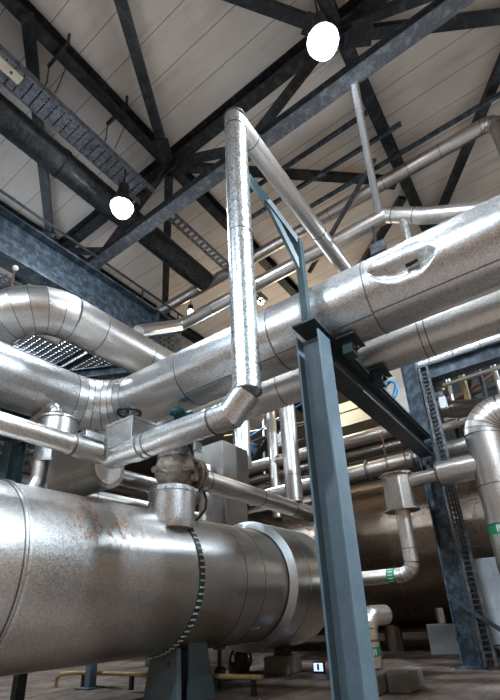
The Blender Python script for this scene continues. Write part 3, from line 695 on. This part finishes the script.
# dark tank
TX, TZ, TR = 12.6, 2.48, 2.0
t = thing('dark_tank', 'big dark brown horizontal tank behind the right-hand pipes', 'tank', (TX,3,TZ-TR))
MB().tube([(TX,-6,TZ),(TX,9.5,TZ)], TR, 96).build('shell', M['tank'], t)
for y in (3.55,.95,6.2): MB().hoop((TX,y,TZ), (0,1,0), TR, .006, .025, 96).build('hoop_band', M['dark_pipe'], t)
for a in (160,190):
    a = math.radians(a); p = V((TX+TR*math.cos(a), 0, TZ+TR*math.sin(a)))
    MB().bar(p+V((0,-6,0)), p+V((0,9.5,0)), .03, .02, (math.cos(a),0,math.sin(a))).build('lap_seam', M['band'], t)
for y, lab in ((2.9,'square galvanised leg under the dark tank, beside the far column'),):
    s = thing('tank_support', lab, 'support', (11.4,y,0))
    MB().span((11.1,y-.30,0), (11.6,y+.30,.62)).build('leg_box', M['panel_grey'], s, bevel=.02)
    MB().tube([(11.35,y,.6),(11.35,y,.95)], .1, 16).build('leg_pin', M['zinc'], s)
solo('tank_cylinder_foot', 'round dark foot under the tank left of the square leg', 'support', MB().tube([(12.1,4.35,0),(12.1,4.35,.62)], .22, 28), M['dark_pipe'])
for x, z, lab in ((14.8,.55,'long pale rail behind the tank feet, upper one'), (15.2,.28,'long pale rail behind the tank feet, lower one')):
    solo('floor_rail', lab, 'rail', MB().span((x,-4,z), (x+.12,12,z+.12)), M['copper'], 'pale rails under the tank')

# valve box pipework in front of the tank
BX, K = 8.2, 8.2/9.8
def G(y, z): return (BX, y*K, 1+(z-1)*K)
t = thing('pipe_valve_box', 'flanged eight-sided metal valve box in front of the dark tank', 'cover box', G(2.88,2.96))
def octo(r, z): return [(BX+r*math.cos(PI/8+k*PI/4), 2.88*K+r*math.sin(PI/8+k*PI/4), 1+(z-1)*K) for k in range(8)]
MB().prism(octo(.275,2.98), None, (0,0,.67)).build('box_shell', M['alu_dull'], t, bevel=.025)
for z in (2.96,3.76): MB().prism(octo(.325,z), None, (0,0,.03)).build('rim_flange', M['alu_dull'], t)
t = pipe('drop_pipe', 'slim pipe dropping from the valve box and bending left, with green marking tape', 'pipe',
     [G(2.88,2.98),G(2.88,1.64),(BX,4.10,1.535)], .130, M['alu'], bends={1:(.20,4)}, seams=[(0,.75),(1,.55)], n=28, bw=.012)
tp = MB().tube([(BX,2.72,1.535),(BX,2.87,1.535)], .134, 28).build('marking_tape', M['green'], t, label='green marking tape with pale letters')
tx = MB()
for k in range(5):
    a = PI - .9 + k*.42; d = V((math.cos(a),0,math.sin(a)))
    tx.bar(V((BX,2.75,1.535))+d*.136, V((BX,2.84,1.535))+d*.136, .014, .005, d)
tx.build('tape_lettering', M['white'], tp)
MB().hoop((BX,3.46,1.535), (0,1,0), .130, .075, .05, 28).build('flange', M['alu_dull'], t)
t = pipe('branch_pipe', 'short silver pipe from the valve box to the big segmented elbow', 'pipe',
     [G(2.62,3.60),(BX,.95,3.19)], .125, M['alu'], n=28)
MB().tube([G(1.98,3.61),(BX,.98,3.19)], .225, 32).build('wide_sleeve', M['alu'], t)
MB().hoop(G(1.96,3.61), (0,1,0), .225, .016, .04, 32).build('seam_band', M['band'], t)
t = pipe('segmented_elbow_pipe', 'fat pipe with a segmented elbow curling over at the right edge', 'pipe',
     [(BX,.76,1.32),(BX,.76,4.04),(BX,-2.2,4.04)], .31, M['alu'], bends={1:(.35,6)}, seams=[(0,.35),(0,.62)], n=44)
za, zb = 1+1.18*K, 1+1.38*K
tp = MB().tube([(BX,.76,za),(BX,.76,zb)], .314, 44).build('marking_tape', M['green'], t, label='green marking tape with pale letters')
tx = MB()
for k in range(7):
    a = PI*.86 + k*.11; d = V((math.cos(a),math.sin(a),0))
    tx.bar(V((BX,.76,za+.03))+d*.316, V((BX,.76,zb-.03))+d*.316, .015, .005, d)
tx.build('tape_lettering', M['white'], tp)
pipe('silver_joint_pipe', 'bright jointed pipe behind the far column, level with the cross beam end', 'pipe', [(10.4,1.95,4.2),(10.4,.4,4.2)], .22, M['zinc'], seams=[(0,.3),(0,.42),(0,.7)], band=.03, n=32)
pipe('brown_elbow_pipe', 'brownish elbow pipe behind the far column, under the right beam', 'pipe',
     [(10.3,1.98,5.9),(10.3,1.62,5.22),(10.3,-.9,4.72)], .20, M['dark_pipe'], bends={1:(.5,5)}, n=32)
pipe('foil_wrapped_pipe', 'crumpled bright foil-wrapped pipe above the right beam', 'pipe', [(9.75,2.2,6.22),(9.75,-3,6.30)], .24, M['zinc_bright'], seams=[(0,.12),(0,.22),(0,.33),(0,.46)], band=.03, n=20)
for i, (y, z0, z1, r, mt, lab) in enumerate(((1.75,5.2,6.1,.05,'rust','thin rusty upright pipe nearest the far column'), (1.42,5.0,6.1,.045,'alu','thin silver upright pipe under the right beam'),
                        (1.1,5.1,6.1,.07,'copper','tan upright pipe under the right beam'), (.72,5.2,6.1,.05,'steel_dark','dark upright pipe under the right beam'), (.4,5.1,6.1,.06,'alu_dull','grey upright pipe near the right edge under the beam'))):
    solo('small_upright_pipe', lab, 'pipe', MB().tube([(10.55,y,z0),(10.55,y,z1)], r, 14), M[mt], 'small upright pipes under the right beam')
solo('light_cross_pipe', 'pale thin pipe running level under the right beam', 'pipe', MB().tube([(10.35,1.9,5.86),(10.35,-2,5.95)], .05, 14), M['alu'])
solo('lower_cross_pipe', 'silver pipe passing behind the segmented elbow at right', 'pipe', MB().tube([(11.0,2.1,5.05),(11.0,-2,5.25)], .10, 18), M['alu'])
t = thing('junction_box', 'small junction box with yellow and white parts beside the far column head', 'junction box', (9.3,1.45,5.0))
MB().span((9.1,1.38,5.05), (9.3,1.6,5.42)).build('box_shell', M['roof_galv'], t, bevel=.01)
for y, z in ((1.36,5.2),(1.36,5.5),(1.60,5.5)): MB().ball((9.1,y,z), .04, 10, 6).build('cap', M['yellow'], t, label='yellow cap')
MB().span((9.0,1.35,4.75), (9.12,1.48,5.0)).build('name_plate', M['white'], t, label='white plate')
t = thing('blue_hose', 'loops of bright blue hose beside the far column', 'hose', (8.9,2.6,4.9))
hb = MB()
for k in range(2): hb.smooth_tube([(8.1+.05*k, 2.18+.14*math.cos(a+k*.6)+.05*k, 5.06+.20*math.sin(a)) for a in [i*PI/9 for i in range(16)]], .022, 8)
hb.build('hose_loop', M['hose_blue'], t)
solo('white_panel_box', 'pale panel glimpsed behind the cross beam, left of the far column', 'box', MB().span((12.6,2.85,6.4), (12.9,3.75,8.2)), M['white'], bevel=.02)
t = thing('galvanised_panel', 'pale galvanised panel box at the lower right behind the cable ladder', 'panel box', (9.6,1.1,.3))
MB().span((9.55,.55,.30), (9.95,1.72,1.78)).build('box_shell', M['panel_grey'], t, bevel=.01)
for y in (.7,1.6): MB().span((9.7,y-.03,0), (9.76,y+.03,.31)).build('leg', M['steel_dark'], t)

# clutter glimpsed between the big pipes
cl = [(12.0,8.6,5.9,.9,.5,.8,'blue','blue equipment box far back in the middle gap'), (12.9,7.6,6.6,.5,.4,.5,'cream','small cream box far back in the middle gap')]
for x, y, z, sx, sy, sz, mt, lab in cl:
    t = thing('equipment_box', lab, 'box', (x,y,z))
    MB().box((x,y,z+sz/2), (sx,sy,sz)).build('box_shell', M[mt], t, bevel=.03)
    MB().box((x-sx/2-.01,y,z+sz/2), (.03,sy*.7,sz*.7)).build('front_panel', M['roof_galv'], t)
t = thing('back_stair', 'dark sloping stair stringer far back in the middle gap', 'stair', (11.8,7.6,5))
MB().bar((11.8,9.0,5.2), (11.8,6.6,7.4), .06, .3, (1,0,0)).build('stringer', M['steel_dark'], t)
for k in range(9):
    f = (k+.5)/9; MB().span((11.5,8.95-2.3*f,5.25+2.1*f), (12.1,9.15-2.3*f,5.29+2.1*f)).build('tread', M['steel_dark'], t)
for k, (a, b, r, mt, lab) in enumerate((((12,6,7.6),(12,9.8,6.6),.035,'blue','thin blue hose line far back in the middle gap'), ((12.2,6,6.9),(12.2,9.8,7.4),.03,'copper','thin tan line far back in the middle gap'), ((12.4,8.2,5.4),(12.4,8.1,7.8),.04,'alu','thin upright silver line far back in the middle gap'))):
    solo('small_line', lab, 'pipe', MB().tube([a,b], r, 10), M[mt], 'small lines in the middle gap')

# ------------------------------------------------------------------ things on the floor
t = thing('floor_elbow_pipe', 'short pipe rising from a plinth and bending back, with green tape, beside the middle column', 'pipe', (6.55,2.72,.26))
E2 = arc_pts((6.55,2.72,.92), (0,0,1), (.95,-.3,0), .17, 4)
MB().tube([(6.55,2.72,.26), E2[0]], .14, 28).build('cladding', M['alu'], t)
MB().tube(E2, .145, 28).build('elbow', M['alu'], t)
MB().tube([E2[-1], E2[-1]+V((.25,-.08,0))], .14, 28).build('cladding', M['alu'], t)
for p in E2: MB().hoop(p, (p-E2[0])+V((.001,0,.02)), .145, .006, .01, 28) 
MB().hoop((6.55,2.72,.60), (0,0,1), .14, .012, .03, 28).build('seam_band', M['band'], t)
MB().tube([(6.55,2.72,.40),(6.55,2.72,.52)], .144, 28).build('marking_tape', M['green'], t, label='green marking tape with pale letters')
tx = MB()
for k in range(5):
    a = PI + .02 + k*.22; d = V((math.cos(a),math.sin(a),0)); c = V((6.55,2.72,.46))
    tx.bar(c+d*.147-V((0,0,.04)), c+d*.147+V((0,0,.04)), .016, .006, d)
tx.build('tape_lettering', M['white'], t)
for (c, s, lab) in (((6.28,2.68,.12),(.62,.46,.24),'low concrete plinth with a pipe rising from it, beside the middle column'), ((6.55,2.28,.12),(.62,.30,.24),'smaller concrete plinth just right of the pipe plinth')):
    solo('concrete_plinth', lab, 'plinth', MB().box(c, s), M['concrete'], 'concrete plinths beside the middle column', bevel=.03)
t = thing('under_drum_pipe', 'tan pipe running low along the floor beneath the drum', 'pipe', (5.5,6.2,0))
MB().smooth_tube([(5.47,8.5,0),(5.48,8.5,.16),(5.52,8.42,.22),(5.62,8.2,.23),(5.62,3.95,.23)], .035, 14).build('pipe_length', M['copper'], t)
for y in (7.9,6.6,4.1): MB().span((5.59,y-.03,0), (5.65,y+.03,.20)).build('foot', M['black'], t)
for x, y, lab in ((4.1,7.3,'dark floor post beneath the drum at the left corner'), (5.55,7.6,'blue-grey floor post beneath the drum')):
    t = thing('floor_post', lab, 'post', (x,y,0), 'posts beneath the drum')
    MB().span((x-.07,y-.07,.02), (x+.07,y+.07,1.0)).build('shaft', M['steel_dark'] if x < 5 else M['paint_blue'], t)
    MB().span((x-.18,y-.18,0), (x+.18,y+.18,.025)).build('base_plate', M['paint_blue'], t)
t = thing('drain_valve', 'black drain spindle hanging under the drum to the floor', 'valve', (6.1,5.2,0))
MB().tube([(6.1,5.1,.59),(6.1,5.1,0)], .035, 12).build('spindle', M['black'], t)
MB().lathe([(0,.12),(.09,.12),(.09,.26),(.05,.3)], (6.1,5.1,0), n=14).build('body', M['black'], t)
MB().lathe([(0,.55),(.10,.55),(.10,.59)], (6.1,5.1,0), n=14).build('flange', M['rust'], t)
t = thing('floor_handwheel', 'dark upright handwheel under the drum near the stepped ring', 'handwheel', (7.6,5.9,0))
hc = V((7.5,5.75,.27))
MB().torus(hc, (-.8,-.6,0), .20, .025, 28, 8).build('rim', M['black'], t)
for k in range(5):
    a = 2*PI*k/5; e = V((.6,-.8,0))*math.cos(a) + V((0,0,1))*math.sin(a)
    MB().bar(hc, hc+e*.2, .03, .02, (-.8,-.6,0)).build('spoke', M['black'], t)
MB().tube([hc, hc+V((.5,.38,0))], .04, 12).lathe([(0,0),(.14,0),(.14,.3),(0,.3)], hc+V((.3,.22,0)), (.8,.6,0), 16).build('valve_body', M['black'], t)
MB().span((7.75,5.95,0), (8.05,6.25,.2)).build('stand', M['black'], t)
t = thing('drum_far_foot', 'dark foot on a concrete block under the far end of the drum', 'support', (7.9,5.0,0))
MB().span((7.6,4.75,0), (8.1,5.3,.30)).build('block', M['concrete'], t, bevel=.03)
MB().span((7.75,4.9,.30), (7.98,5.15,.46)).build('post', M['black'], t)
t = thing('floor_sign', 'small lit blue-white panel on the floor behind the middle column', 'sign', (7.92,4.3,0))
MB().span((7.9,4.20,0), (7.95,4.42,.19)).build('sign_case', M['black'], t)
fc = MB().span((7.888,4.22,.04), (7.90,4.40,.17)).build('sign_face', M['screen'], t)
MB().span((7.883,4.29,.055), (7.889,4.33,.155)).build('sign_mark', M['black'], fc)
for x, y, sx, sy, sz, lab in ((9.6,8.2,.6,1.4,.45,'low dark skid block on the floor behind the drum'), (12.5,9.0,.8,2.2,.6,'long low block far back under the drum'), (8.8,9.2,.5,.8,.5,'grey low block far back beneath the drum')):
    solo('floor_block', lab, 'block', MB().box((x,y,sz/2), (sx,sy,sz)), M['concrete'] if sz < .55 else M['steel_dark'], 'low blocks beyond the drum', bevel=.03)

for k, (x, y, z, dy, dz, r, mt, lab) in enumerate(((11.6,1.9,6.0,-2.2,.1,.09,'dark_pipe','dark level pipe deep behind the right beam, upper one'), (11.7,1.9,5.5,-2.4,.15,.07,'alu_dull','grey level pipe deep behind the right beam'),
        (11.2,1.6,5.7,-1.2,.5,.04,'rust','rusty slanted rod deep behind the right beam'), (11.3,.9,6.2,.6,-.9,.035,'steel_dark','dark slanted rod deep behind the right beam'))):
    solo('deep_pipe', lab, 'pipe', MB().tube([(x,y,z),(x,y+dy,z+dz)], r, 14), M[mt], 'pipes deep behind the right beam')
t = thing('switch_cabinet', 'dark equipment rack filling the gap behind the right beam', 'rack', (12.6,.3,4.6))
MB().span((12.5,-2.5,4.7), (13.0,2.3,7.4)).build('rack_back', M['black'], t)
for k in range(9): MB().span((12.3,-2.2+k*.5,4.9), (12.5,-2.2+k*.5+.28,6.9-.15*(k%3))).build('rack_module', M[('steel_dark','black','duct')[k%3]], t)
# ------------------------------------------------------------------ light
def point(loc, watts, col, rad=.25):
    l = bpy.data.lights.new('unseen_lamp', 'POINT'); l.energy = watts; l.color = col; l.shadow_soft_size = rad
    o = bpy.data.objects.new('unseen_lamp', l); o.location = loc; COL.objects.link(o)
def bay(loc, watts, col, size=.5):
    l = bpy.data.lights.new('unseen_lamp', 'AREA'); l.shape = 'DISK'; l.size = size; l.energy = watts; l.color = col
    o = bpy.data.objects.new('unseen_lamp', l); o.location = loc; COL.objects.link(o)
for loc, k in (((3.8,-3.6,8.65),1.0), ((11.5,-2.4,8.65),.35), ((-3,1.0,8.65),.3), ((-3,5.6,8.65),.35), ((3.9,10.2,8.65),.8), ((11.5,8.5,8.65),.3)):  # further lamps assumed for the hall, added without fixtures to light it
    bay(loc, 1700*k, (.74,.87,1.0))
point((11.6,5.4,8.4), 150, (1,.86,.66), .15)  # added warm light with no fixture, brightens the cream duct
w = bpy.data.worlds.new('hall_reflection_bands'); S.world = w; w.use_nodes = True
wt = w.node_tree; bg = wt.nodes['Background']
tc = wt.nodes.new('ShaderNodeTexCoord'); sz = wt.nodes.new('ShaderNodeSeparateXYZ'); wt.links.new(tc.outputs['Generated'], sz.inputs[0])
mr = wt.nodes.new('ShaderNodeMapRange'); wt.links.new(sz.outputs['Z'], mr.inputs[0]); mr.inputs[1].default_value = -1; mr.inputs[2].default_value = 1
cr = ramp(wt, mr.outputs[0], [(.38,(.16,.10,.065)), (.49,(.66,.43,.27)), (.58,(.50,.35,.24)), (.66,(.035,.075,.08)), (.80,(.05,.17,.18)), (.90,(.35,.55,.6)), (.95,(1.2,1.5,1.6))])  # warm, teal and bright bands painted into the surround for reflections on the metal
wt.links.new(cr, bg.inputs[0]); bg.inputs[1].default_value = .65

# ------------------------------------------------------------------ camera
cam = bpy.data.cameras.new('camera'); co = bpy.data.objects.new('camera', cam); COL.objects.link(co)
TH, PH, RO = math.radians(23.088), math.radians(33.419), math.radians(-3.432)
f = V((math.cos(TH)*math.cos(PH), math.cos(TH)*math.sin(PH), math.sin(TH)))
r0 = V((math.sin(PH), -math.cos(PH), 0)); u0 = r0.cross(f)
r = r0*math.cos(RO) + u0*math.sin(RO); u = -r0*math.sin(RO) + u0*math.cos(RO)
mt = Matrix((r, u, -f)).transposed().to_4x4(); mt.translation = V((0,0,1.0))
co.matrix_world = mt
cam.sensor_fit = 'AUTO'; cam.sensor_width = 36; cam.lens = 36*440.5/700
cam.shift_x = -12/700; cam.shift_y = 78/700; cam.clip_start = .05
S.camera = co
S.view_settings.view_transform = 'Standard'; S.view_settings.look = 'None'; S.view_settings.gamma = 1; S.view_settings.use_curve_mapping = False
S.view_settings.exposure = 0.12
S.cycles.use_denoising = True
for o in bpy.data.objects:
    if '_o' in o: del o['_o']
